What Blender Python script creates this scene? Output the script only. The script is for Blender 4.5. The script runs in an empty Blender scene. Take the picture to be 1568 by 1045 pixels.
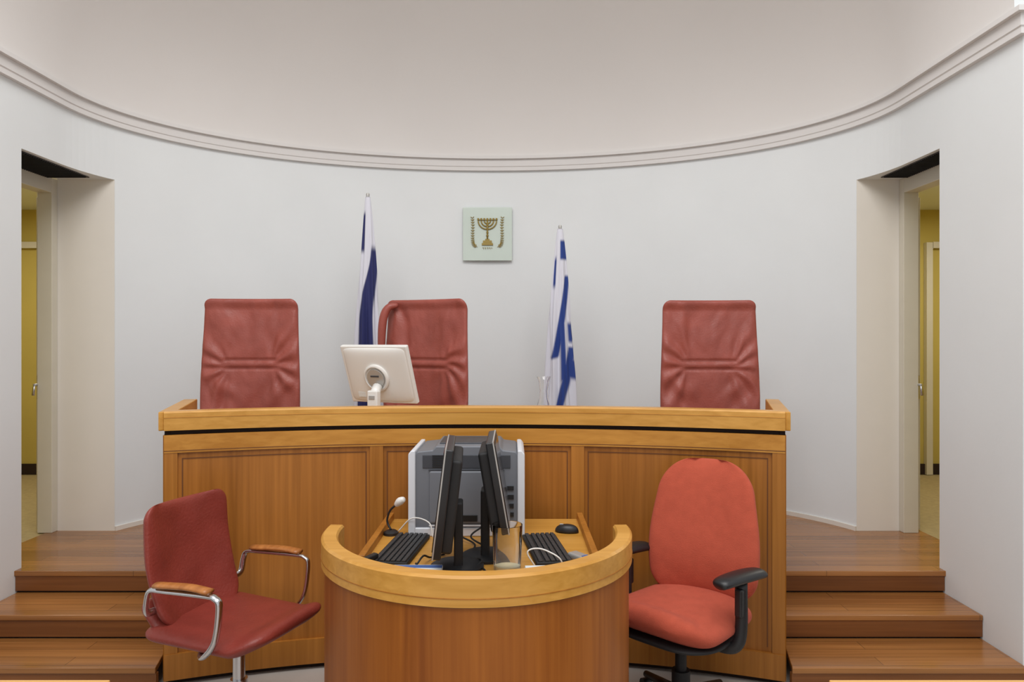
import bpy, math, random
from mathutils import Vector, Matrix, noise
random.seed(4)
S=bpy.context.scene
pi=math.pi
# ------------------------------------------------------------ materials
def srgb(r,g,b):
    f=lambda c:(c/255/12.92) if c/255<=0.04045 else ((c/255+0.055)/1.055)**2.4
    return (f(r),f(g),f(b),1)
def newmat(name):
    m=bpy.data.materials.new(name); m.use_nodes=True
    return m,m.node_tree,m.node_tree.nodes['Principled BSDF']
def plain(name,c,rough=.5,metal=0,var=.06,nscale=6,bump=0,bscale=60,coat=0,sheen=0,spec=.5):
    m,t,b=newmat(name)
    b.inputs['Roughness'].default_value=rough; b.inputs['Metallic'].default_value=metal
    b.inputs['Coat Weight'].default_value=coat
    b.inputs['Sheen Weight'].default_value=sheen
    b.inputs['Specular IOR Level'].default_value=spec
    tc=t.nodes.new('ShaderNodeTexCoord')
    n=t.nodes.new('ShaderNodeTexNoise'); n.inputs['Scale'].default_value=nscale; n.inputs['Detail'].default_value=4
    t.links.new(tc.outputs['Object'],n.inputs['Vector'])
    r=t.nodes.new('ShaderNodeValToRGB')
    r.color_ramp.elements[0].position=.3; r.color_ramp.elements[1].position=.7
    r.color_ramp.elements[0].color=tuple(x*(1-var) for x in c[:3])+(1,)
    r.color_ramp.elements[1].color=tuple(min(1,x*(1+var)) for x in c[:3])+(1,)
    t.links.new(n.outputs['Fac'],r.inputs['Fac']); t.links.new(r.outputs['Color'],b.inputs['Base Color'])
    if bump:
        n2=t.nodes.new('ShaderNodeTexNoise'); n2.inputs['Scale'].default_value=bscale; n2.inputs['Detail'].default_value=5
        t.links.new(tc.outputs['Object'],n2.inputs['Vector'])
        bp=t.nodes.new('ShaderNodeBump'); bp.inputs['Strength'].default_value=bump; bp.inputs['Distance'].default_value=.01
        t.links.new(n2.outputs['Fac'],bp.inputs['Height']); t.links.new(bp.outputs['Normal'],b.inputs['Normal'])
    return m
def wood(name,c1,c2,axis='z',rough=.35,fine=45,coat=.1,planks=None,spec=.35):
    m,t,b=newmat(name)
    b.inputs['Roughness'].default_value=rough; b.inputs['Coat Weight'].default_value=coat; b.inputs['Coat Roughness'].default_value=.2
    b.inputs['Specular IOR Level'].default_value=spec
    tc=t.nodes.new('ShaderNodeTexCoord'); mp=t.nodes.new('ShaderNodeMapping')
    sc={'x':(1.2,fine,fine),'y':(fine,1.2,fine),'z':(fine,fine,1.2)}[axis]
    mp.inputs['Scale'].default_value=sc
    t.links.new(tc.outputs['Object'],mp.inputs['Vector'])
    n=t.nodes.new('ShaderNodeTexNoise'); n.inputs['Scale'].default_value=1; n.inputs['Detail'].default_value=5; n.inputs['Distortion'].default_value=.4
    t.links.new(mp.outputs['Vector'],n.inputs['Vector'])
    mp2=t.nodes.new('ShaderNodeMapping'); mp2.inputs['Scale'].default_value=tuple(.12*s if s>2 else .5 for s in sc)
    t.links.new(tc.outputs['Object'],mp2.inputs['Vector'])
    n2=t.nodes.new('ShaderNodeTexNoise'); n2.inputs['Scale'].default_value=1; n2.inputs['Detail'].default_value=2
    t.links.new(mp2.outputs['Vector'],n2.inputs['Vector'])
    ad=t.nodes.new('ShaderNodeMath'); ad.operation='ADD'; t.links.new(n.outputs['Fac'],ad.inputs[0]); t.links.new(n2.outputs['Fac'],ad.inputs[1])
    hf=t.nodes.new('ShaderNodeMath'); hf.operation='MULTIPLY'; hf.inputs[1].default_value=.5; t.links.new(ad.outputs[0],hf.inputs[0])
    r=t.nodes.new('ShaderNodeValToRGB'); r.color_ramp.elements[0].position=.36; r.color_ramp.elements[1].position=.64
    r.color_ramp.elements[0].color=c1; r.color_ramp.elements[1].color=c2
    t.links.new(hf.outputs[0],r.inputs['Fac'])
    out=r.outputs['Color']
    if planks:
        br=t.nodes.new('ShaderNodeTexBrick'); br.inputs['Scale'].default_value=1
        br.inputs['Brick Width'].default_value=1.3; br.inputs['Row Height'].default_value=planks
        br.inputs['Mortar Size'].default_value=.0012; br.inputs['Mortar'].default_value=(.25,.25,.25,1)
        br.inputs['Color1'].default_value=(.85,.85,.85,1); br.inputs['Color2'].default_value=(1.05,1.05,1.05,1)
        t.links.new(tc.outputs['Object'],br.inputs['Vector'])
        mx=t.nodes.new('ShaderNodeMix'); mx.data_type='RGBA'; mx.blend_type='MULTIPLY'; mx.inputs[0].default_value=1
        t.links.new(out,mx.inputs[6]); t.links.new(br.outputs['Color'],mx.inputs[7]); out=mx.outputs[2]
    t.links.new(out,b.inputs['Base Color'])
    return m
def glassm(name,c,rough=.0,ior=1.45):
    m,t,b=newmat(name)
    b.inputs['Base Color'].default_value=c; b.inputs['Transmission Weight'].default_value=1
    b.inputs['Roughness'].default_value=rough; b.inputs['IOR'].default_value=ior
    return m
M={}
M['wall']=plain('plaster_white',srgb(227,230,231),.85,var=.015,nscale=2,bump=.05,bscale=40,spec=.2)
M['dome']=plain('plaster_dome',srgb(222,218,215),.9,var=.012,nscale=1.5,bump=.05,bscale=30,spec=.2)
M['corn']=plain('plaster_cornice',srgb(220,217,215),.85,var=.01,spec=.2)
M['jamb']=plain('jamb_paint',srgb(226,220,211),.6,var=.01)
M['frame']=plain('door_frame_paint',srgb(212,206,190),.45,var=.02)
M['yellow']=plain('corridor_yellow_paint',srgb(194,174,90),.7,var=.04,nscale=3)
M['grille']=plain('vent_grille_dark',srgb(70,66,62),.6)
M['floor']=plain('stone_floor',srgb(186,178,170),.5,var=.08,nscale=4)
M['carpet']=plain('corridor_carpet',srgb(160,142,100),.95,var=.1,nscale=30)
M['dark']=plain('gap_shade_dark_trim',srgb(38,20,10),.8)  # near-black brown: painted shade in gaps, own colour of plinth and skirting
M['line']=plain('dark_wood_line',srgb(105,60,22),.6)
M['panel']=wood('wood_panel',srgb(140,84,24),srgb(174,110,42),'z',.45)
M['panelc']=wood('wood_panel_clerk',srgb(130,70,22),srgb(160,94,34),'z',.45,coat=.05,spec=.25)
M['cap']=wood('wood_cap',srgb(184,130,50),srgb(208,154,74),'x',.38)
M['frieze']=wood('wood_frieze',srgb(170,112,36),srgb(196,138,58),'x',.4)
M['stile']=wood('wood_stile',srgb(148,92,28),srgb(178,116,46),'z',.42)
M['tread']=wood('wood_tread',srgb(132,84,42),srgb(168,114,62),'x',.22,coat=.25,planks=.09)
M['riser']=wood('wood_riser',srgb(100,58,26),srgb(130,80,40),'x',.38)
M['table']=wood('wood_table',srgb(205,150,80),srgb(225,175,105),'x',.35)
M['leather']=plain('red_leather',srgb(152,77,66),.42,var=.1,nscale=8,bump=.18,bscale=90,spec=.42)
M['leather2']=plain('red_leather_side_chair',srgb(134,54,44),.42,var=.1,nscale=8,bump=.2,bscale=90,spec=.42)
M['fabric']=plain('orange_fabric',srgb(182,84,63),.95,var=.06,nscale=25,bump=.3,bscale=300,sheen=.05,spec=.2)
M['black']=plain('black_plastic',srgb(30,30,32),.4)
M['blackm']=plain('black_matte',srgb(22,22,24),.65)
M['screen']=plain('lcd_screen',srgb(12,13,16),.15)
M['chrome']=plain('chrome',srgb(205,205,208),.2,metal=1,var=.02)
M['pgray']=plain('printer_gray',srgb(112,115,122),.5,var=.03)
M['pdark']=plain('printer_dark',srgb(62,64,70),.5,var=.03)
M['pwhite']=plain('printer_white',srgb(214,216,222),.45,var=.02)
M['white']=plain('white_plastic',srgb(228,225,220),.35,var=.01)
M['silver']=plain('silver_plastic',srgb(178,176,172),.35,metal=.4,var=.02)
M['blue']=plain('blue_print',srgb(60,95,160),.5)
M['paper']=plain('paper_white',srgb(222,226,226),.6,var=.02)
M['gold']=plain('brass_emblem',srgb(150,128,58),.45,metal=.1,var=.1)
M['eglass']=plain('emblem_glass_panel',srgb(205,217,208),.15,var=.03,nscale=3)
M['woodarm']=wood('wood_armrest',srgb(150,88,40),srgb(190,124,66),'x',.35)
M['glass']=glassm('clear_glass',(1,1,1,1))
M['juice']=plain('drink_residue',srgb(215,205,170),.4)
M['key']=plain('key_caps',srgb(48,48,50),.5)
M['keygap']=plain('key_gap',srgb(20,20,22),.6)

# ------------------------------------------------------------ helpers
def link(o,parent=None):
    S.collection.objects.link(o)
    if parent is not None: o.parent=parent
    return o
def empty(name,loc=(0,0,0),rz=0):
    e=bpy.data.objects.new(name,None); e.empty_display_size=.1
    e.location=loc; e.rotation_euler=(0,0,rz); S.collection.objects.link(e); return e
def mesh(name,verts,faces,mat,parent=None,smooth=False,loc=None,rot=None,bevel=0,fm=None,mats=None):
    me=bpy.data.meshes.new(name); me.from_pydata([tuple(v) for v in verts],[],faces); me.validate(); me.update()
    for mm in (mats or [mat]): me.materials.append(mm)
    if fm:
        for p,i in zip(me.polygons,fm): p.material_index=i
    import bmesh
    bm=bmesh.new(); bm.from_mesh(me); bmesh.ops.recalc_face_normals(bm,faces=bm.faces); bm.to_mesh(me); bm.free()
    o=bpy.data.objects.new(name,me); link(o,parent)
    if loc: o.location=loc
    if rot: o.rotation_euler=rot
    if smooth:
        for p in me.polygons: p.use_smooth=True
    if bevel:
        b=o.modifiers.new('bev','BEVEL'); b.width=bevel; b.segments=3; b.limit_method='ANGLE'
        for p in me.polygons: p.use_smooth=True
        o.modifiers.new('wn','WEIGHTED_NORMAL')
    return o
BF=[(0,1,2,3),(4,7,6,5),(0,4,5,1),(1,5,6,2),(2,6,7,3),(3,7,4,0)]
def box(name,c,s,mat,parent=None,rot=None,bevel=0):
    x,y,z=[k/2 for k in s]
    v=[(-x,-y,-z),(x,-y,-z),(x,y,-z),(-x,y,-z),(-x,-y,z),(x,-y,z),(x,y,z),(-x,y,z)]
    return mesh(name,v,BF,mat,parent,loc=c,rot=rot,bevel=bevel)
def boxes(name,lst,mat,parent=None,bevel=0):
    v=[];f=[]
    for (c,s) in lst:
        n=len(v); x,y,z=[k/2 for k in s]
        v+=[(c[0]+a*x,c[1]+b*y,c[2]+d*z) for a,b,d in [(-1,-1,-1),(1,-1,-1),(1,1,-1),(-1,1,-1),(-1,-1,1),(1,-1,1),(1,1,1),(-1,1,1)]]
        f+=[tuple(n+i for i in q) for q in BF]
    return mesh(name,v,f,mat,parent,bevel=bevel)
def prism(name,pts,z0,z1,mat,parent=None,bevel=0):
    n=len(pts)
    v=[(p[0],p[1],z0) for p in pts]+[(p[0],p[1],z1) for p in pts]
    f=[tuple(range(n))[::-1],tuple(range(n,2*n))]+[(i,(i+1)%n,n+(i+1)%n,n+i) for i in range(n)]
    return mesh(name,v,f,mat,parent,bevel=bevel)
def sweepdata(path,prof,v,f,closed=True):
    base=len(v); m=len(prof)
    for (x,y,nx,ny) in path:
        for (o,z) in prof: v.append((x+nx*o,y+ny*o,z))
    for i in range(len(path)-1):
        for j in range(m if closed else m-1):
            a=base+i*m+j; b=base+i*m+(j+1)%m
            f.append((a,b,b+m,a+m))
    if closed:
        f.append(tuple(base+j for j in range(m))); f.append(tuple(base+(len(path)-1)*m+j for j in range(m))[::-1])
def sweep(name,path,prof,mat,parent=None,closed=True,smooth=False,bevel=0):
    v=[];f=[]; sweepdata(path,prof,v,f,closed)
    o=mesh(name,v,f,mat,parent,bevel=bevel)
    if smooth:
        for p in o.data.polygons: p.use_smooth=True
        try:
            o.data.set_sharp_from_angle(angle=.6)
        except Exception: pass
    return o
def rect(o0,o1,z0,z1): return [(o0,z0),(o0,z1),(o1,z1),(o1,z0)]
def crs(pts,n=8):
    pts=[Vector(p) for p in pts]; P=[2*pts[0]-pts[1]]+pts+[2*pts[-1]-pts[-2]]; out=[]
    for i in range(1,len(P)-2):
        for k in range(n):
            t=k/n; a,b,c,d=P[i-1],P[i],P[i+1],P[i+2]
            out.append(.5*((2*b)+(c-a)*t+(2*a-5*b+4*c-d)*t*t+(3*b-a-3*c+d)*t**3))
    out.append(pts[-1]); return out
def tube(name,pts,r,mat,parent=None,n=10,flat=None,smoothpath=0):
    pts=[Vector(p) for p in pts]
    if smoothpath: pts=crs(pts,smoothpath)
    v=[];f=[]; up=None
    L=len(pts)
    for i,p in enumerate(pts):
        d=(pts[min(i+1,L-1)]-pts[max(i-1,0)]).normalized()
        if up is None:
            up=Vector((0,0,1)) if abs(d.z)<.9 else Vector((1,0,0))
        s=d.cross(up).normalized(); up=s.cross(d).normalized()
        rr=r(i/(L-1)) if callable(r) else r
        fa,fb=flat or (1,1)
        for k in range(n):
            a=2*pi*k/n
            v.append(p+s*math.cos(a)*rr*fa+up*math.sin(a)*rr*fb)
    for i in range(L-1):
        for k in range(n):
            f.append((i*n+k,i*n+(k+1)%n,(i+1)*n+(k+1)%n,(i+1)*n+k))
    f.append(tuple(range(n))[::-1]); f.append(tuple(range((L-1)*n,L*n)))
    return mesh(name,v,f,mat,parent,smooth=True)
def lathe(name,prof,mat,parent=None,loc=None,n=40,rot=None,smooth=True):
    v=[];f=[]
    m=len(prof)
    for k in range(n):
        a=2*pi*k/n
        for (r,z) in prof: v.append((r*math.cos(a),r*math.sin(a),z))
    for k in range(n):
        for j in range(m-1):
            a=k*m+j; b=((k+1)%n)*m+j
            f.append((a,b,b+1,a+1))
    if prof[0][0]>1e-5: f.append(tuple(k*m for k in range(n))[::-1])
    if prof[-1][0]>1e-5: f.append(tuple(k*m+m-1 for k in range(n)))
    o=mesh(name,v,f,mat,parent,loc=loc,rot=rot)
    if smooth:
        for p in o.data.polygons: p.use_smooth=True
        try: o.data.set_sharp_from_angle(angle=.7)
        except Exception: pass
    return o
def pad(name,wf,h,th,mat,parent,rt=.05,rb=.05,nu=40,nv=50,disp=None,curve=None,p=5.0,loc=None,rot=None):
    """upholstered pad: width along x, height z 0..h, front is -y"""
    v=[];f=[]
    for side in (0,1):
        for j in range(nv+1):
            s=j/nv; vv=(1-math.cos(pi*s))/2; z=vv*h
            w=wf(vv)
            if h-z<rt: w-=rt-math.sqrt(max(0,rt*rt-(rt-(h-z))**2))
            if z<rb: w-=rb-math.sqrt(max(0,rb*rb-(rb-z)**2))
            w=max(w,.002)
            tz=(max(0,1-abs(2*vv-1)**(p*2.2)))**(1/2.2)
            for i in range(nu+1):
                u=math.sin((i/nu-.5)*pi)
                tu=(max(0,1-abs(u)**p))**(1/2.2)
                t=th/2*tu*tz
                y=-t if side==0 else t
                if side==0 and disp: y-=disp(u,vv)*tu*tz
                if curve: y+=curve(u,vv)
                v.append((u*w,y,z))
    N=(nu+1)*(nv+1)
    for side in (0,1):
        for j in range(nv):
            for i in range(nu):
                a=side*N+j*(nu+1)+i
                q=(a,a+1,a+nu+2,a+nu+1)
                f.append(q if side==0 else q[::-1])
    me_v=v
    o=mesh(name,me_v,f,mat,parent,loc=loc,rot=rot)
    import bmesh
    bm=bmesh.new(); bm.from_mesh(o.data); bmesh.ops.remove_doubles(bm,verts=bm.verts,dist=.0004)
    bmesh.ops.recalc_face_normals(bm,faces=bm.faces); bm.to_mesh(o.data); bm.free()
    for q in o.data.polygons: q.use_smooth=True
    return o
def sst(a,b,x):
    t=max(0,min(1,(x-a)/(b-a))); return t*t*(3-2*t)

# ------------------------------------------------------------ room shell
A,B,Y0=2.62,1.73,4.45
YN=3.43; YD0,YD1=4.10,4.90; TD=math.asin((YD1-Y0)/B)
ZP=.375; ZT=2.77; ZC=3.13
def ell(t):
    x=A*math.cos(t); y=Y0+B*math.sin(t); nx=math.cos(t)/A; ny=math.sin(t)/B; l=math.hypot(nx,ny)
    return (x,y,nx/l,ny/l)
def side(sgn,pts): return [(sgn*x,y,sgn*nx,ny) for x,y,nx,ny in pts]
TH=.34
for nm,sg in (('wall_right',1),('wall_left',-1)):
    v=[];f=[]
    sweepdata(side(sg,[(A,YN,1,0),(A,YD0,1,0)]),rect(0,TH,0,ZC+.04),v,f)
    pts=[(A,YD0,1,0),(A,Y0,1,0)]+[ell(TD*k/8) for k in range(1,9)]
    sweepdata(side(sg,pts),rect(0,TH,ZT,ZC+.04),v,f)
    mesh(nm,v,f,M['wall'])
o=sweep('wall_back',[ell(TD+(pi-2*TD)*k/96) for k in range(97)],rect(0,TH,0,ZC+.04),M['wall'],smooth=True)
# cornice
cp=[(5,YN,0,1),(A,YN,1,1),(A,Y0,1,0)]+[ell(pi*k/120) for k in range(1,120)]+[(-A,Y0,-1,0),(-A,YN,-1,1),(-5,YN,0,1)]
prof=[(.05,ZC),(-.03,ZC),(-.03,ZC+.03),(-.036,ZC+.036),(-.036,ZC+.095),(-.062,ZC+.095),(-.062,ZC+.12),(.05,ZC+.12)]
sweep('trim_1',cp,prof,M['corn'],smooth=True)
# half dome
ZD=ZC+.118; HD=1.75; off=-.04
base=[(A+off,YN)]+[(A+off,YN+(Y0-YN)*k/6) for k in range(1,7)]
base+=[(e[0]+e[2]*off,e[1]+e[3]*off) for e in [ell(pi*k/120) for k in range(1,120)]]
base+=[(-(A+off),YN+(Y0-YN)*(6-k)/6) for k in range(0,7)]
v=[];f=[];nr=32
for j in range(nr+1):
    ph=pi/2*j/nr
    for (x,y) in base: v.append((x*math.cos(ph),YN+(y-YN)*math.cos(ph),ZD+HD*math.sin(ph)))
nb=len(base)
for j in range(nr):
    for i in range(nb-1):
        a=j*nb+i; f.append((a,a+1,a+1+nb,a+nb))
o=mesh('ceiling',v,f,M['dome'],smooth=True)
# hall wall with arch
v=[];f=[];na=48
for k in range(na+1):
    ph=pi*k/na; x=(A+off)*math.cos(ph); z=ZD+HD*math.sin(ph)
    v.append((x,YN,z))
    c,s=math.cos(ph),math.sin(ph); sc=min(5/max(abs(c),1e-6),3/max(abs(s),1e-6))
    v.append((c*sc,YN,ZD+s*sc))
for k in range(na): f.append((2*k,2*k+1,2*k+3,2*k+2))
mesh('wall_front_arch',v,f,M['wall'])
for nm,sg in (('wall_front_right',1),('wall_front_left',-1)):
    box(nm,(sg*(A+TH+5)/2,YN+.06,(ZC+.05)/2),(5-A-TH,.12,ZC+.05),M['wall'])
for nm,sg in (('wall_hall_right',1),('wall_hall_left',-1)):
    box(nm,(sg*5.05,.2,3.1),(.1,6.5,6.2),M['wall'])
box('floor',(0,1.5,-.05),(10,10.5,.1),M['floor'])
# platform + steps
st=empty('floor_platform')
prism('platform_top',[(-2.97,4.04),(-1.73,4.04),(-1.66,4.04),(-1.60,3.86),(1.60,3.86),(1.66,4.04),(2.97,4.04),(2.97,5.2),(2.3,6.16),(-2.3,6.16),(-2.97,5.2)],ZP-.03,ZP,M['tread'],st,bevel=.004)
def xin(y): return 1.503+max(0,(y-3.455))*.301
for sg,nm in ((-1,'left'),(1,'right')):
    s=empty('staircase' if sg<0 else 'staircase.001')
    xo=2.617
    def stepbox(n,y0,y1,z0,z1,mat,bev=0):
        pts=[(sg*xin(y0),y0),(sg*xo,y0),(sg*xo,y1),(sg*xin(y1),y1)]
        prism(n,pts,z0,z1,M[mat],s,bevel=bev)
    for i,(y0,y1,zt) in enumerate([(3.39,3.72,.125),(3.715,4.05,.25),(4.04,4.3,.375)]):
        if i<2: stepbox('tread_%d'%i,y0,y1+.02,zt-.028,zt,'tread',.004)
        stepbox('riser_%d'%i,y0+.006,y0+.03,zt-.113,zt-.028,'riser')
        stepbox('gap_shade_%d'%i,y0+.022,y0+.05,zt-.125,zt-.11,'dark')  # near-black strip: shade of the recess below each riser, put in as colour
for sg,nm in ((1,'right'),(-1,'left')):
    sweep('baseboard_'+nm,side(sg,[ell(TD+(1.0)*k/20) for k in range(21)]),rect(-.012,0,ZP,ZP+.03),M['jamb'])
# door recesses
for k,sg in enumerate((1,-1)):
    XJ=2.82 if sg>0 else 2.92
    d=empty('door_%d'%(k+1))
    P=lambda x,y,z:(sg*x,y,z)
    e=ell(TD)
    prism('jamb_lining',[(sg*(e[0]+.0005),YD1-.001),(sg*XJ,YD1-.001),(sg*XJ,YD1+.2),(sg*(e[0]+.22),YD1+.14)],ZP,ZT+.02,M['jamb'],d)
    boxes('frame',[(P(XJ+.05,YD1-.03,(ZP+ZT)/2),(.10,.06,ZT-ZP)),(P(XJ+.05,YD0+.03,(ZP+ZT)/2),(.10,.06,ZT-ZP)),(P(XJ+.05,(YD0+YD1)/2,ZT-.05),(.10,YD1-YD0-.124,.10))],M['frame'],d,bevel=.003)
    boxes('frame_return',[(P(XJ+.05,YD1+.045,(ZP+ZT)/2),(.10,.088,ZT-ZP))],M['frame'],d,bevel=.002)
    box('leaf',P(XJ+.125,YD1+.42,(ZP+2.66)/2),(.04,.84,2.66-ZP-.02),M['frame'],d,bevel=.003)
    box('lock_plate',P(XJ+.125,YD1-.003,ZP+.98),(.022,.006,.16),M['chrome'],d)
    tube('handle',[P(XJ+.10,YD1+.05,ZP+1.0),P(XJ+.10,YD1-.09,ZP+1.0),P(XJ+.10,YD1-.10,ZP+.93)],.009,M['chrome'],d)
    vt=empty('air_vent_grille' if k==0 else 'air_vent_grille.001')
    xm=(A+.03+XJ-.01)/2; wx=XJ-.01-A-.03
    box('vent_back',P(xm,YD0+.36,ZT-.004),(wx,.70,.006),M['grille'],vt)
    boxes('vent_slats',[(P(xm,YD0+.03+.02*i,ZT-.010),(wx,.004,.010)) for i in range(33)],M['blackm'],vt)
    c=empty('corridor_wall' if k==0 else 'corridor_wall.001')
    box('far_wall',P(3.9,7.05,1.65),(2.2,.1,2.6),M['yellow'],c)
    box('outer_wall',P(5.0,5.3,1.65),(.1,3.6,2.6),M['yellow'],c)
    box('near_wall',P(4.0,3.62,1.65),(2.0,.1,2.6),M['yellow'],c)
    box('inner_wall',P(2.96,6.4,1.65),(.06,1.3,2.6),M['yellow'],c)
    box('corridor_ceiling',P(3.95,5.3,3.0),(2.1,3.6,.1),M['wall'],c)
    box('corridor_floor',P(3.97,5.3,ZP-.03),(2.0,3.6,.05),M['carpet'],c)
    box('skirting',P(3.95,6.985,ZP+.05),(2.0,.02,.1),M['dark'],c)
    boxes('inner_door_frame',[(P(4.22,6.97,1.5),(.06,.05,2.25)),(P(4.635,6.97,2.6),(.76,.05,.06))],M['frame'],c)
# ------------------------------------------------------------ judges bench
bench=empty('judges_bench')
R=4.16; CY=-.41; HA=math.asin(1.5/R)
def arc(a0,a1,n=48):
    return [(R*math.sin(a0+(a1-a0)*k/n),CY+R*math.cos(a0+(a1-a0)*k/n),math.sin(a0+(a1-a0)*k/n),math.cos(a0+(a1-a0)*k/n)) for k in range(n+1)]
sweep('front_panel',arc(-HA,HA),rect(0,.04,.03,1.215),M['panel'],bench,smooth=True)
sweep('frieze',arc(-HA,HA),rect(-.014,.01,1.128,1.215),M['frieze'],bench,smooth=True)
sweep('frieze_line',arc(-HA,HA),rect(-.0155,.01,1.137,1.140),M['line'],bench,smooth=True)
sweep('shadow_gap',arc(-HA,HA),rect(.015,.04,1.213,1.238),M['dark'],bench,smooth=True)  # shade between frieze and cap is painted by this dark strip
ccap=arc(-HA,HA)
sweep('cap',ccap,[(-.02,1.237),(-.02,1.322),(-.013,1.33),(.058,1.33),(.065,1.322),(.065,1.237)],M['cap'],bench,smooth=True)
sweep('cap_line',arc(-HA,HA),rect(-.0215,.0,1.298,1.301),M['frieze'],bench,smooth=True)
sweep('base_rail',arc(-HA,HA),rect(-.018,.02,.03,.155),M['stile'],bench,smooth=True)
sweep('plinth',arc(-HA*.99,HA*.99),rect(.02,.05,0,.032),M['dark'],bench,smooth=True)
def asx(x): return math.asin(x/R)
for i,(x0,x1) in enumerate([(-1.5,-1.445),(-.553,-.487),(.487,.553),(1.445,1.5)]):
    sweep('stile_%d'%i,arc(asx(x0),asx(x1),3),rect(-.012,.01,.15,1.13),M['stile'],bench)
for i,(x0,x1) in enumerate([(-1.445,-.553),(-.487,.487),(.553,1.445)]):
    e=.018; a0,a1=asx(x0+e),asx(x1-e)
    sweep('bead_v%d'%i,arc(a0,a0+.0012,1),rect(-.003,.01,.18,1.10),M['line'],bench)
    sweep('bead_w%d'%i,arc(a1-.0012,a1,1),rect(-.003,.01,.18,1.10),M['line'],bench)
    sweep('bead_t%d'%i,arc(a0,a1,20),rect(-.003,.01,1.096,1.100),M['line'],bench)
yE=CY+R*math.cos(HA)
for sg,nm in ((1,'r'),(-1,'l')):
    a=Vector((1.5,yE-.012)); b=Vector((1.72,4.2)); d=(b-a).normalized(); n=Vector((-d.y,d.x))
    def q(o,t):
        p=a+(b-a)*t+n*o; return (sg*p.x,p.y)
    prism('wing_panel_'+nm,[q(0,0),q(0,1),q(.04,1),q(.04,0.04)],.03,1.215,M['stile'],bench)
    prism('wing_gap_shade_'+nm,[q(.01,0.02),q(.01,.99),q(.035,.99),q(.035,0.04)],1.213,1.238,M['dark'],bench)  # same dark strip along the wing, colour standing in for shade
    prism('wing_cap_'+nm,[q(-.02,-.01),q(-.02,1.01),q(.055,1.01),q(.055,.03)],1.237,1.329,M['cap'],bench,bevel=.005)
sweep('desk_top',arc(-HA*.985,HA*.985),rect(.05,.60,1.13,1.16),M['cap'],bench,smooth=True)
# ------------------------------------------------------------ judge chairs
def lfold(seed):
    def g(u,v):
        au=abs(u); sx=1 if u>0 else -1
        dx=(au-.42)*.30; dz=(v-.60)*1.07
        ang=math.atan2(dz,dx); rr=math.hypot(dx,dz)
        fall=sst(.02,.1,rr)*(1-sst(.3,.5,rr))*sst(.25,.6,au)
        n=noise.noise(Vector((u*1.5+seed,v*4,seed*1.7)))
        h=.009*math.sin(ang*10+n*3.5+seed+sx)*fall
        h+=.004*math.sin(u*9+n*5+seed)*sst(.64,.74,v)*(1-sst(.86,.97,v))*(1-sst(.6,.9,au))
        h+=.008*noise.noise(Vector((u*2.2+seed,v*6,3)))
        h+=.004*noise.noise(Vector((u*6+v*5*sx+seed,v*16-au*8,7)))
        for vc in (.635,.585):
            h-=.014*math.exp(-((v-vc)/.006)**2)*(1-sst(.45,.62,au))
        h+=.006*math.exp(-((v-.61)/.014)**2)*(1-sst(.4,.5,au))
        h+=.008*math.sin((v*26-au*9)+n*4)*(1-sst(.46,.56,v))*sst(.12,.5,au)
        return h
    return g
def judge_chair(name,loc,rz,seed,h=1.02):
    e=empty(name,loc,rz)
    wf=lambda v:.320-.020*sst(.4,1,v)
    pad('backrest',wf,h+.07,.075,M['leather'],e,rt=.05,rb=.06,nu=72,nv=150,disp=lfold(seed),
        curve=lambda u,v:-.045*u*u*(1-.4*v)+.05*(v-.3)**2-.03*sst(.93,1,v),loc=(0,.05,.48),p=7)
    tube('top_roll',[(-.268,.055,h+.475),(-.15,.08,h+.49),(0,.088,h+.493),(.15,.08,h+.49),(.268,.055,h+.475)],.026,M['leather'],e,n=12,smoothpath=6)
    pad('seat',lambda v:.25,.40,.10,M['leather'],e,rt=.08,rb=.06,nu=24,nv=24,loc=(0,.06,.48),rot=(pi/2,0,0),disp=lambda u,v:.0)
    for s in (-1,1):
        tube('arm_%d'%s,[(s*.27,.02,.50),(s*.28,.0,.66),(s*.275,-.2,.67),(s*.27,-.26,.62),(s*.26,-.2,.46)],.016,M['chrome'],e,smoothpath=6)
        tube('arm_pad_%d'%s,[(s*.28,.0,.685),(s*.276,-.22,.69)],.024,M['leather'],e)
    lathe('column',[(.03,.08),(.03,.3),(.022,.3),(.022,.45)],M['chrome'],e,loc=(0,-.13,0))
    for k in range(5):
        a=2*pi*k/5+.3
        tube('foot_%d'%k,[(0,-.13,.1),(.26*math.cos(a),-.13+.26*math.sin(a),.06)],.016,M['chrome'],e)
        lathe('caster_%d'%k,[(.001,-.015),(.026,-.015),(.026,.015),(.001,.015)],M['black'],e,loc=(.26*math.cos(a),-.13+.26*math.sin(a),.027),rot=(pi/2,0,a),n=16)
    return e
judge_chair('judge_chair',(-1.515,4.64,ZP),.03,1.3)
c2=judge_chair('judge_chair.001',(-.400,4.72,ZP),-.42,4.1,h=1.02)
tube('side_bolster',[(-.30,-.03,1.0),(-.300,-.045,1.25),(-.285,-.05,1.43),(-.255,-.035,1.515),(-.20,.0,1.535)],lambda t:.012+.016*math.sin(pi*min(1,t))**.6,M['leather'],c2,n=14,smoothpath=6)
judge_chair('judge_chair.002',(1.462,4.64,ZP),-.03,7.7,h=1.01)
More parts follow.
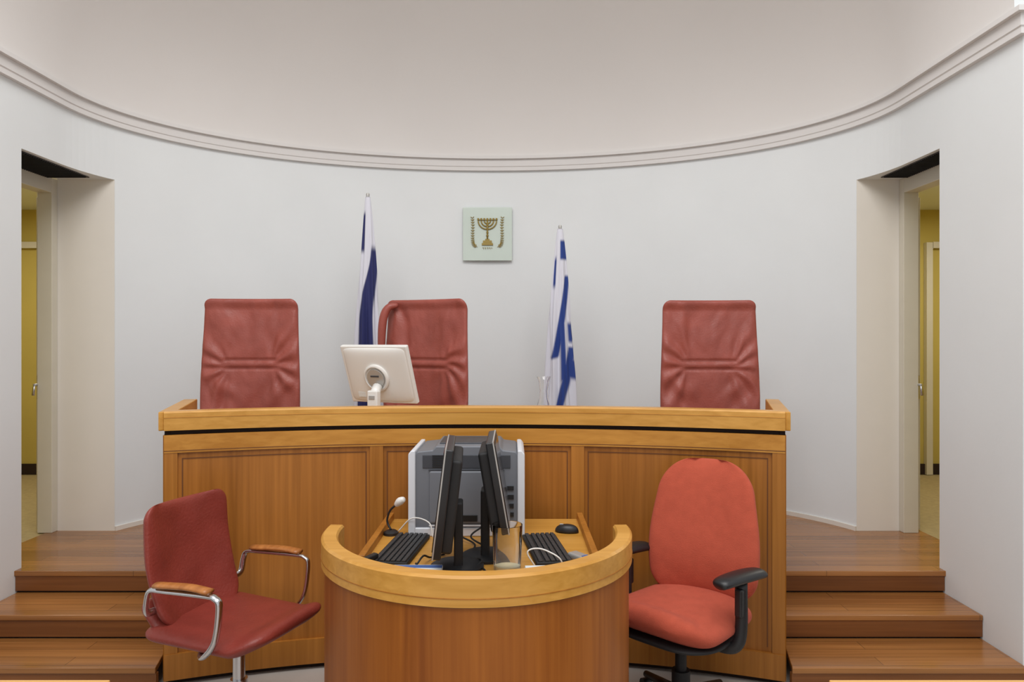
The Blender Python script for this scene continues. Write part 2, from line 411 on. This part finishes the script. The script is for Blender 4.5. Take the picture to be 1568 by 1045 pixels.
# ------------------------------------------------------------ monitor on bench (seen from behind)
def screen_mon(name,loc,rz,tilt,w,h,shell,front,base=.11,zc=.3):
    e=empty(name,loc,rz)
    hd=bpy.data.objects.new('head',None); link(hd,e); hd.location=(0,0,zc); hd.rotation_euler=(tilt,0,0)
    box('shell',(0,0,0),(w,.03,h),shell,hd,bevel=.008)
    pad('back_bulge',lambda v:w*.47,h*.94,.04,shell,hd,rt=.03,rb=.03,nu=30,nv=30,p=2.6,loc=(0,-.012,-h*.47))
    box('screen',(0,.0155,.006),(w-.035,.003,h-.045),front,hd)
    lathe('hub_ring',[(.082,0),(.082,.014),(.074,.02),(.070,.02),(.064,.010),(.0,.010)],shell,hd,loc=(0,-.028,-.01),rot=(pi/2,0,0))
    lathe('hub_disc',[(.060,0),(.056,.015),(0,.017)],M['silver'],hd,loc=(0,-.034,-.01),rot=(pi/2,0,0))
    box('hub_label',(0,-.052,.006),(.055,.002,.009),M['pdark'],hd)
    boxes('regulatory_label',[((-.13,-.0295,-.12),(.05,.002,.03))],M['paper'],hd)
    box('neck',(0.02,-.085,zc*.36),(.068,.04,zc*.72),M['white'],e,bevel=.008)
    box('neck_plate',(0.02,-.107,zc*.60),(.038,.004,.02),M['silver'],e,bevel=.001)
    tube('neck_joint',[(0.02,-.085,zc-.12),(0.01,-.035,zc-.07)],.028,M['white'],e)
    lathe('foot',[(base,0),(base,.008),(base*.9,.014),(0,.016)],shell,e,loc=(0,-.03,0))
    return e
screen_mon('computer_monitor',(-.583,4.14,1.16),-.42,.36,.45,.355,M['white'],M['screen'],zc=.320)
e=empty('glass_carafe',(.358,4.03,1.16))
lathe('body',[(.0,.0),(.046,.0),(.05,.01),(.052,.06),(.045,.12),(.026,.19),(.022,.23),(.030,.285),(.040,.31),(.0375,.31),(.0275,.285),(.0195,.23),(.0235,.19),(.0425,.12),(.0495,.06),(.046,.012),(0,.008)],M['glass'],e)
# ------------------------------------------------------------ flags
def flag(name,loc,ztop,zbot,wtop,wbot,colf,seed,skew=0):
    e=empty(name,loc)
    H=ztop-ZP
    lathe('pole',[(.014,.03),(.014,H-.05),(.011,H-.03),(.014,H-.015),(.010,H-.003),(0,H)],M['silver'],e,n=16)
    lathe('stand',[(.15,0),(.15,.02),(.05,.035),(.03,.08),(.0,.08)],M['chrome'],e)
    nv,nt=220,144; v=[];f=[];cols=[]
    z1=H-.03; z0=zbot-ZP
    for j in range(nv+1):
        t=j/nv
        w=wtop+(wbot-wtop)*t**.75
        for i in range(nt):
            a=2*pi*i/nt
            fo=1+.17*math.sin(7*a+3*t+seed)*min(1,t*3)+.10*math.sin(12*a-5*t+seed*2)*min(1,t*2)
            x=w/2*math.cos(a)*fo+skew*t+.008*math.sin(7*t+seed)*t; y=w*.36*math.sin(a)*fo
            zz=z1+(z0-z1)*t - (.05*math.sin(3*a+seed)*t**3) 
            v.append((x,y,zz)); cols.append(colf(math.cos(a)*fo,t,a))
    for j in range(nv):
        for i in range(nt):
            f.append((j*nt+i,j*nt+(i+1)%nt,(j+1)*nt+(i+1)%nt,(j+1)*nt+i))
    f.append(tuple(range(nt)))
    m,tt,b=newmat(name.replace('.','_')+'_cloth'); b.inputs['Roughness'].default_value=.75; b.inputs['Sheen Weight'].default_value=.1
    at=tt.nodes.new('ShaderNodeVertexColor'); at.layer_name='dye'; tt.links.new(at.outputs['Color'],b.inputs['Base Color'])
    me=bpy.data.meshes.new('cloth'); me.from_pydata(v,[],f); me.materials.append(m)
    ca=me.color_attributes.new('dye','FLOAT_COLOR','POINT')
    for i,c in enumerate(cols): ca.data[i].color=c
    for p in me.polygons: p.use_smooth=True
    o=bpy.data.objects.new('cloth',me); link(o,e)
WH=srgb(214,214,224); NV=srgb(30,36,92); BL=srgb(26,56,130)
def mixc(a,b,t): return tuple(a[i]*(1-t)+b[i]*t for i in range(4))
def band(x,a,b,s=.04): return sst(a-s,a+s,x)*(1-sst(b-s,b+s,x))
def colL(s,t,a):
    m=0
    m=max(m,band(t,.07,.24,.015)*band(s,-1.3,-.45,.1))
    c=.75-.9*sst(.18,.55,t)
    m=max(m,band(t,.22,1.1,.02)*band(s,c-.55*sst(.2,.45,t)-.1,c+.75,.08))
    return mixc(WH,NV,m)
def colR(s,t,a):
    m=max(band(t,.06,.16,.01)*band(s,.0,1.3,.1), band(t,.15,.30,.02)*band(s,-.9,-.6,.06))
    c=.9-3.6*(t-.26); m=max(m,band(s,c-.32,c+.32,.08)*band(t,.24,.66,.01))
    m=max(m,band(t,.46,.80,.02)*band(s,-.05,.4,.08))
    m=max(m,band(t,.48,.58,.015)*band(s,.7,1.4,.06))
    c=.9-3.4*(t-.62); m=max(m,band(s,c-.3,c+.3,.08)*band(t,.60,1.1,.01))
    m=max(m,band(t,.66,.76,.015)*band(s,.55,1.4,.06))
    return mixc(WH,BL,m)
flag('flag_on_pole',(-.90,5.38,ZP),2.78,1.02,.035,.22,colL,1.0,skew=.01)
flag('flag_on_pole.001',(.54,5.38,ZP),2.54,1.05,.04,.23,colR,2.6,skew=.0)
# ------------------------------------------------------------ wall emblem
em=empty('wall_emblem',(-.03,6.145,2.585))
box('glass_panel',(0,.0,0),(.42,.014,.455),M['eglass'],em,bevel=.003)
def ar(n,pts,r=.0045,sp=0): tube(n,[(x,-.016,z) for x,z in pts],r,M['gold'],em,n=8,smoothpath=sp)
for i,rr in enumerate((.026,.052,.078)):
    ar('branch_%d'%i,[(rr*math.cos(pi+pi*k/24),.112+rr*.93*math.sin(pi+pi*k/24)) for k in range(25)],.0055)
ar('stem',[(0,.12),(0,-.045)],.0065)
ar('lamp_bar',[(-.084,.118),(.084,.118)],.003)
for i in range(-3,4):
    lathe('lamp_%d'%i,[(0,-.008),(.008,-.004),(.009,.006),(.006,.012),(0,.013)],M['gold'],em,loc=(i*.026,-.016,.122),n=12)
for i,(z,r) in enumerate([(.075,.010),(.045,.011),(.012,.010),(-.015,.011)]):
    lathe('knop_%d'%i,[(0,-.008),(r,-.003),(r,.003),(0,.008)],M['gold'],em,loc=(0,-.016,z),n=12)
boxes('pedestal',[((0,-.013,-.05),(.036,.012,.014)),((0,-.013,-.068),(.075,.014,.022)),((0,-.013,-.088),(.095,.014,.018))],M['gold'],em,bevel=.001)
for s in (-1,1):
    br=[(s*.128,.135),(s*.124,.07),(s*.126,0),(s*.124,-.06),(s*.112,-.095),(s*.085,-.112)]
    ar('olive_stem_%d'%s,br,.0022,5)
    c=crs([(x,0,z) for x,z in br],3)
    for k,p in enumerate(c[:-1]):
        for q in (-1,1):
            t=(c[k+1]-p).normalized(); nrm=Vector((t.z,0,-t.x))*q; dr=(nrm*.8-t*.6).normalized()
            P0=p+Vector((0,-.016,0)); tube('leaf_%d_%d_%d'%(s,k,q),[P0,P0+dr*.007,P0+dr*.014,P0+dr*.020],lambda x:.0006+.0030*math.sin(pi*min(1,max(0,x))),M['gold'],em,n=6)
lt=[]
for i,(x,w,h) in enumerate([(-.036,.012,.014),(-.018,.010,.014),(0,.012,.014),(.018,.014,.014),(.036,.006,.008)]):
    lt+=[((x,-.011,-.118),(w,.005,.003)),((x+w/2-.0015,-.011,-.118-h/2),(.003,.005,h))]
boxes('lettering',lt,M['gold'],em)
# ------------------------------------------------------------ clerk desk
CX,CYD=.047,2.82
cd=empty('clerk_desk',(CX,CYD,0))
def circ(Rr,a0,a1,n): return [(Rr*math.cos(a0+(a1-a0)*k/n),Rr*math.sin(a0+(a1-a0)*k/n),math.cos(a0+(a1-a0)*k/n),math.sin(a0+(a1-a0)*k/n)) for k in range(n+1)]
ext=.06
cpth=circ(.584,pi-ext,2*pi+ext,72)
sweep('curved_front',cpth,rect(-.04,0,0,.842),M['panelc'],cd,smooth=True)
sweep('groove',cpth,rect(-.04,.006,.838,.843),M['line'],cd,smooth=True)
sweep('rail',cpth,[(-.05,.842),(-.05,.932),(-.043,.94),(.004,.94),(.012,.932),(.012,.842)],M['cap'],cd,smooth=True)
sweep('rail_line',cpth,rect(-.04,.0135,.868,.871),M['stile'],cd,smooth=True)
tp=[(.534*math.cos(pi+pi*k/40),.534*math.sin(pi+pi*k/40)) for k in range(41)]
tp=[(-.48,.77),(-.48,.02)]+tp+[(.48,.02),(.48,.77)]
prism('desk_surface',tp,.75,.78,M['cap'],cd)
for s in (-1,1):
    box('side_rim_%d'%s,(s*.47,.41,.7925),(.028,.72,.04),M['stile'],cd,bevel=.003)
    box('side_panel_%d'%s,(s*.46,.41,.375),(.03,.70,.75),M['panelc'],cd)
box('back_panel',(0,.73,.375),(.9,.03,.75),M['panelc'],cd)
# printer
pr=empty('laser_printer',(-.027,3.26,.78))
def rp(n,x0,x1,y0,y1,z0,z1,m,bev=.006): return box(n,((x0+x1)/2,(y0+y1)/2,(z0+z1)/2),(x1-x0,y1-y0,z1-z0),M[m],pr,bevel=bev)
def xz(n,pts,y0,y1,m,bev=.006):
    k=len(pts); v=[(x,y0,z) for x,z in pts]+[(x,y1,z) for x,z in pts]
    f=[tuple(range(k)),tuple(range(k,2*k))[::-1]]+[(i,(i+1)%k,k+(i+1)%k,k+i) for i in range(k)]
    return mesh(n,v,f,M[m],pr,bevel=bev)
xz('body',[(-.24,.03),(.24,.03),(.24,.365),(.225,.385),(.165,.392),(.15,.41),(-.14,.41),(-.155,.392),(-.225,.385),(-.24,.365)],.012,.38,'pgray')
xz('side_shell_l',[(-.265,.0),(-.232,.0),(-.232,.392),(-.252,.392),(-.265,.375)],.0,.39,'pwhite')
xz('side_shell_r',[(.232,.0),(.265,.0),(.265,.375),(.252,.392),(.232,.392)],.0,.39,'pwhite')
rp('bottom_shell',-.25,.25,.004,.38,.0,.04,'pwhite')
rp('rear_door',-.17,.17,.0,.02,.06,.30,'pgray',.01)
rp('rear_recess',-.20,.20,.008,.016,.31,.37,'pdark',.002)
boxes('vent_slots',[((-.10+.0*i,.006,.318+.010*i),(.11,.006,.004)) for i in range(6)],M['black'],pr)
boxes('ports',[((.2,.009,.10+.04*i),(.03,.01,.018)) for i in range(4)],M['black'],pr)
rp('rear_door_seam',-.172,.172,.0035,.012,.298,.304,'pdark',0)
rp('output_bay',-.13,.13,.09,.32,.409,.416,'pdark',.003)
rp('power_inlet',-.06,.05,-.004,.01,.07,.10,'black',.002)
boxes('trim_strip',[((0,-.001,.052),(.34,.004,.006))],M['pwhite'],pr)
# desk monitors (seen edge on)
def desk_mon(name,loc,rz,tilt,w,h,zc):
    e=empty(name,loc,rz)
    hd=bpy.data.objects.new('head',None); link(hd,e); hd.location=(0,0,zc); hd.rotation_euler=(tilt,0,0)
    box('bezel',(0,0,0),(w,.034,h),M['black'],hd,bevel=.006)
    box('rear_housing',(0,-.032,-.01),(w*.9,.045,h*.86),M['blackm'],hd,bevel=.012)
    box('edge_trim',(0,.013,0),(w+.002,.005,h+.002),M['silver'],hd)
    box('screen',(0,.0180,.004),(w-.03,.003,h-.04),M['screen'],hd)
    box('neck',(0,-.055,zc*.45),(.09,.035,zc*.9),M['blackm'],e,bevel=.008)
    tube('hinge',[(0,-.055,zc-.07),(0,-.02,zc-.03)],.022,M['blackm'],e)
    lathe('foot',[(.105,0),(.105,.01),(.09,.018),(0,.02)],M['black'],e,loc=(0,-.05,0))
    return e
desk_mon('desktop_monitor',(-.085,2.82,.78),pi/2+.06,.12,.42,.405,.292)
desk_mon('desktop_monitor.001',(.125,2.96,.78),-pi/2+.0,.17,.38,.37,.315)
def keyboard(name,loc,rz):
    e=empty(name,loc,rz)
    box('tray',(0,0,.009),(.42,.15,.018),M['keygap'],e,bevel=.005)
    ks=[]
    for r in range(6):
        for c in range(20):
            ks.append(((-.195+c*.0205,-.058+r*.0215+(.006 if r==5 else 0),.021),(.0165,.016,.008)))
    boxes('keys',ks,M['key'],e,bevel=.0015)
keyboard('keyboard',(-.285,3.04,.78),pi/2-.10)
keyboard('keyboard.001',(.325,3.04,.78),pi/2+.12)
def mouse(name,loc,rz):
    e=empty(name,loc,rz)
    nu,nt=24,10; v=[];f=[]
    for j in range(nt+1):
        ph=pi/2*j/nt
        for i in range(nu):
            a=2*pi*i/nu
            rx=.031*math.cos(ph)**.6; ry=.056*math.cos(ph)**.6
            x=rx*math.cos(a)*(1+.08*math.sin(a)); y=ry*math.sin(a)
            v.append((x,y,.004+(.034*math.sin(ph))*(1-2.2*max(0,y))))
    for j in range(nt):
        for i in range(nu): f.append((j*nu+i,j*nu+(i+1)%nu,(j+1)*nu+(i+1)%nu,(j+1)*nu+i))
    f.append(tuple(range(nu))[::-1]); f.append(tuple(range(nt*nu,(nt+1)*nu)))
    mesh('mouse_body',v,f,M['black'],e,smooth=True)
    lathe('mouse_sole',[(.026,0),(.026,.006),(0,.006)],M['blackm'],e,n=24)
    box('scroll_wheel',(0,.025,.034),(.006,.018,.010),M['silver'],e,bevel=.002)
mouse('computer_mouse',(.435,3.34,.78),1.3)
e=empty('drinking_glass',(.162,2.74,.78))
lathe('tumbler',[(0,0),(.048,0),(.052,.006),(.058,.190),(.0565,.191),(.0555,.189),(.0495,.014),(0,.012)],M['glass'],e)
lathe('drink',[(0,.0135),(.0485,.0145),(.0500,.038),(0,.038)],M['juice'],e)
e=empty('gooseneck_microphone',(-.375,3.30,.78))
lathe('mic_base',[(.035,0),(.035,.012),(.02,.022),(0,.022)],M['black'],e)
tube('gooseneck',[(0,0,.02),(-.02,.01,.06),(-.005,.0,.11),(.03,-.02,.145)],.005,M['black'],e,smoothpath=6)
tube('mic_head',[(.025,-.018,.14),(.045,-.03,.16),(.065,-.04,.172)],lambda x:.011+.007*math.sin(pi*x),M['white'],e,smoothpath=4)
e=empty('tissue_box',(-.185,2.71,.78),.0)
box('carton',(0,0,.016),(.2,.09,.032),M['paper'],e,bevel=.003)
box('stripe',(0,.02,.0325),(.2,.03,.002),M['blue'],e)
e=empty('notepad',(.325,2.71,.78),.05)
boxes('sheets',[((0,0,.004+.007*i),(.19-.004*(i%2),.10,.006)) for i in range(4)],M['paper'],e)
e=empty('telephone_handset',(.468,2.895,.78),-.95)
box('phone_body',(0,0,.013),(.15,.05,.026),M['silver'],e,bevel=.009)
box('phone_display',(.03,0,.0265),(.05,.032,.002),M['blue'],e)
e=empty('stapler',(-.395,2.82,.78),.9)
box('stapler_base',(0,0,.008),(.12,.035,.014),M['black'],e,bevel=.004)
box('stapler_arm',(0,0,.030),(.115,.028,.02),M['black'],e,rot=(0,-.12,0),bevel=.006)
e=empty('cable_bundle',(0,0,0))
def cab(n,pts,r=.004,m='blackm'): tube(n,pts,r,M[m],e,n=8,smoothpath=8)
cab('cable_1',[(-.05,3.20,.80),(.02,3.1,.79),(.0,2.95,.785),(.06,2.85,.80),(.02,2.76,.785)])
cab('cable_2',[(.05,3.22,.84),(.0,3.15,.81),(.08,3.05,.785),(.04,2.9,.79),(.09,2.72,.785)])
cab('cable_3',[(-.20,2.84,.79),(-.19,2.80,.80),(-.17,2.84,.82),(-.15,2.92,.79),(-.10,2.98,.785)])
cab('cable_4',[(-.34,3.28,.80),(-.27,3.24,.87),(-.19,3.2,.86),(-.17,3.18,.80)],.003,'white')
cab('cable_5',[(.27,2.80,.79),(.24,2.79,.85),(.29,2.80,.86),(.36,2.79,.83),(.38,2.80,.79)],.003,'white')
cab('cable_6',[(.02,2.72,.79),(.07,2.68,.79),(.08,2.66,.785),(.04,2.66,.785),(.0,2.70,.785)])
# ------------------------------------------------------------ left clerk chair
ang=math.atan2(-.34,.94)+pi/2
e=empty('leather_armchair',(-.98,3.01,0),ang)
def lf2(u,v): return .006*noise.noise(Vector((u*2,v*4,9)))+.004*math.sin(u*6+v*9)*sst(.2,.9,abs(u))
pad('backrest',lambda v:.245-.02*v-.02*sst(.6,0,v),.51,.06,M['leather2'],e,rt=.06,rb=.10,nu=40,nv=60,disp=lf2,p=5,
    curve=lambda u,v:-.05*u*u+.03*math.sin(v*pi)*1-.0,loc=(0,.20,.49),rot=(-.20,0,0))
pad('seat',lambda v:.262-.01*v,.56,.08,M['leather2'],e,rt=.11,rb=.08,nu=40,nv=50,disp=lambda u,v:.006*noise.noise(Vector((u*2,v*3,2)))-.018*math.exp(-((u/.5)**2+((v-.5)/.3)**2)),p=4,
    curve=lambda u,v:.045*sst(.75,1,v)+.0*u,loc=(0,.26,.50),rot=(pi/2+.04,0,0))
pad('lower_curve',lambda v:.22,.2,.055,M['leather2'],e,rt=.05,rb=.05,nu=20,nv=20,loc=(0,.16,.46),rot=(-.75,0,0))
for s in (-1,1):
    x=s*.275
    tube('arm_frame_%d'%s,[(s*.17,-.02,.465),(s*.22,-.03,.455),(x,-.09,.47),(x,-.145,.54),(x,-.165,.67),(x,-.145,.70),(x,-.10,.705),(x,.10,.70),(x,.17,.695),(x,.19,.66),(s*.265,.20,.60),(s*.20,.205,.59)],.0125,M['chrome'],e,smoothpath=7,flat=(1.2,.7))
    tube('arm_wood_%d'%s,[(x,-.12,.722),(x,-.02,.728),(x,.14,.718)],.021,M['woodarm'],e,smoothpath=5,flat=(1.2,.55),n=14)
lathe('column',[(.035,.05),(.035,.26),(.025,.26),(.025,.46)],M['chrome'],e,loc=(0,-.02,0))
box('seat_plate',(0,-.02,.462),(.22,.22,.02),M['blackm'],e)
for k in range(5):
    a=2*pi*k/5+.5
    tube('foot_%d'%k,[(0,-.02,.09),(.28*math.cos(a),-.02+.28*math.sin(a),.045)],lambda x:.02-.006*x,M['chrome'],e)
    lathe('glide_%d'%k,[(.018,0),(.018,.03),(.01,.04),(0,.04)],M['black'],e,loc=(.27*math.cos(a),-.02+.27*math.sin(a),0),n=16)
# ------------------------------------------------------------ right office chair (orange fabric)
e=empty('office_chair',(.925,3.17,0),-.78)
def wo(v): return .254-.045*sst(.35,1,v)-.016*sst(.3,0,v)
cvo=lambda u,v:-.05*u*u+.12*(v-.35)**2
pad('backrest',wo,.62,.10,M['fabric'],e,rt=.15,rb=.10,nu=44,nv=60,p=3.2,curve=cvo,
    disp=lambda u,v:.012*math.exp(-((v-.3)/.2)**2)+.003*noise.noise(Vector((u*3,v*6,1))),loc=(0,.20,.50),rot=(-.10,0,.25))
pad('back_shell',lambda v:wo(v)-.012,.58,.05,M['blackm'],e,rt=.14,rb=.10,nu=24,nv=30,p=3.5,curve=cvo,loc=(-.009,.235,.525),rot=(-.10,0,.25))
pad('seat',lambda v:.25+.02*sst(0,.7,v),.54,.125,M['fabric'],e,rt=.17,rb=.10,nu=44,nv=50,p=3.2,
    curve=lambda u,v:.04*sst(.75,1,v)-.01*u*u,loc=(0,.24,.48),rot=(pi/2,0,0))
pad('seat_shell',lambda v:.235+.02*sst(0,.7,v),.48,.04,M['blackm'],e,rt=.16,rb=.12,nu=24,nv=30,p=3.5,loc=(0,.22,.415),rot=(pi/2,0,0))
tube('back_stem',[(0,.08,.39),(0,.24,.40),(0,.30,.46),(0,.285,.62),(0,.285,.78)],.022,M['blackm'],e,smoothpath=6,flat=(1.7,.6))
for s in (-1,1):
    x=s*.285
    tube('arm_post_%d'%s,[(s*.12,-.02,.395),(s*.22,-.02,.39),(s*.27,-.01,.41),(x,0,.48),(x,.0,.67)],.020,M['black'],e,smoothpath=6,flat=(.8,1.3))
    box('arm_sleeve_%d'%s,(x,0,.59),(.035,.06,.12),M['black'],e,bevel=.01)
    ca,sa=math.cos(-.2),math.sin(-.2)
    ap=[(x+sa*-yy,ca*yy,zz) for yy,zz in ((-.14,.675),(-.11,.69),(0,.695),(.10,.692),(.14,.68))]
    tube('arm_pad_%d'%s,ap,lambda t:.018+.026*math.sin(pi*min(1,max(0,t)))**.5,M['black'],e,smoothpath=6,flat=(1.1,.55),n=16)
lathe('column',[(.04,.09),(.04,.22),(.025,.22),(.025,.40)],M['blackm'],e)
box('mechanism',(0,.02,.39),(.2,.24,.04),M['blackm'],e,bevel=.01)
for k in range(5):
    a=2*pi*k/5+.2
    tube('foot_%d'%k,[(0,0,.12),(.29*math.cos(a),.29*math.sin(a),.075)],lambda x:.024-.008*x,M['black'],e)
    lathe('caster_%d'%k,[(.001,-.02),(.028,-.02),(.028,.02),(.001,.02)],M['black'],e,loc=(.29*math.cos(a),.29*math.sin(a),.028),rot=(pi/2,0,a),n=18)
# ------------------------------------------------------------ foreground tables
for nm,x0,x1 in (('wooden_table',-2.7,-.91),('wooden_table.001',1.04,2.8)):
    e=empty(nm,((x0+x1)/2,1.65,0)); w=x1-x0
    box('table_top',(0,0,.735),(w,.6,.03),M['table'],e,bevel=.003)
    for a in (-1,1):
        box('side_%d'%a,(a*(w/2-.05),0,.36),(.03,.5,.72),M['panel'],e)
    box('modesty_panel',(0,.2,.45),(w-.13,.02,.5),M['panel'],e)
# ------------------------------------------------------------ lights, world, camera
def area(name,loc,size,size2,power,col=(1,1,1),rot=(0,0,0)):
    l=bpy.data.lights.new(name,'AREA'); l.shape='RECTANGLE'; l.size=size; l.size_y=size2; l.energy=power; l.color=col
    o=bpy.data.objects.new(name,l); o.location=loc; o.rotation_euler=rot; S.collection.objects.link(o); return o
area('hall_fill_light',(0,1.6,5.6),3.5,1.6,130,(1,.98,.96),(.25,0,0))  # unseen fill lamp added above the open-topped hall
area('hall_fill_light.001',(0,-1.2,5.4),4.5,1.5,115,(1,.99,.98),(.45,0,0))  # second added fill lamp, behind the camera and out of view
for k,sg in enumerate((1,-1)):
    area('corridor_light' if k==0 else 'corridor_light.001',(sg*3.9,5.6,2.9),.9,.9,28,(1,.96,.85))
w=bpy.data.worlds.new('world'); S.world=w; w.use_nodes=True
w.node_tree.nodes['Background'].inputs[0].default_value=(.965,.985,1,1)
w.node_tree.nodes['Background'].inputs[1].default_value=.76
cam=bpy.data.cameras.new('camera'); cam.sensor_width=36; cam.lens=1100/1568*36; cam.clip_start=.05
co=bpy.data.objects.new('camera',cam); co.location=(.18,0,1.67); co.rotation_euler=(pi/2,0,0)
S.collection.objects.link(co); S.camera=co
S.view_settings.view_transform='Standard'
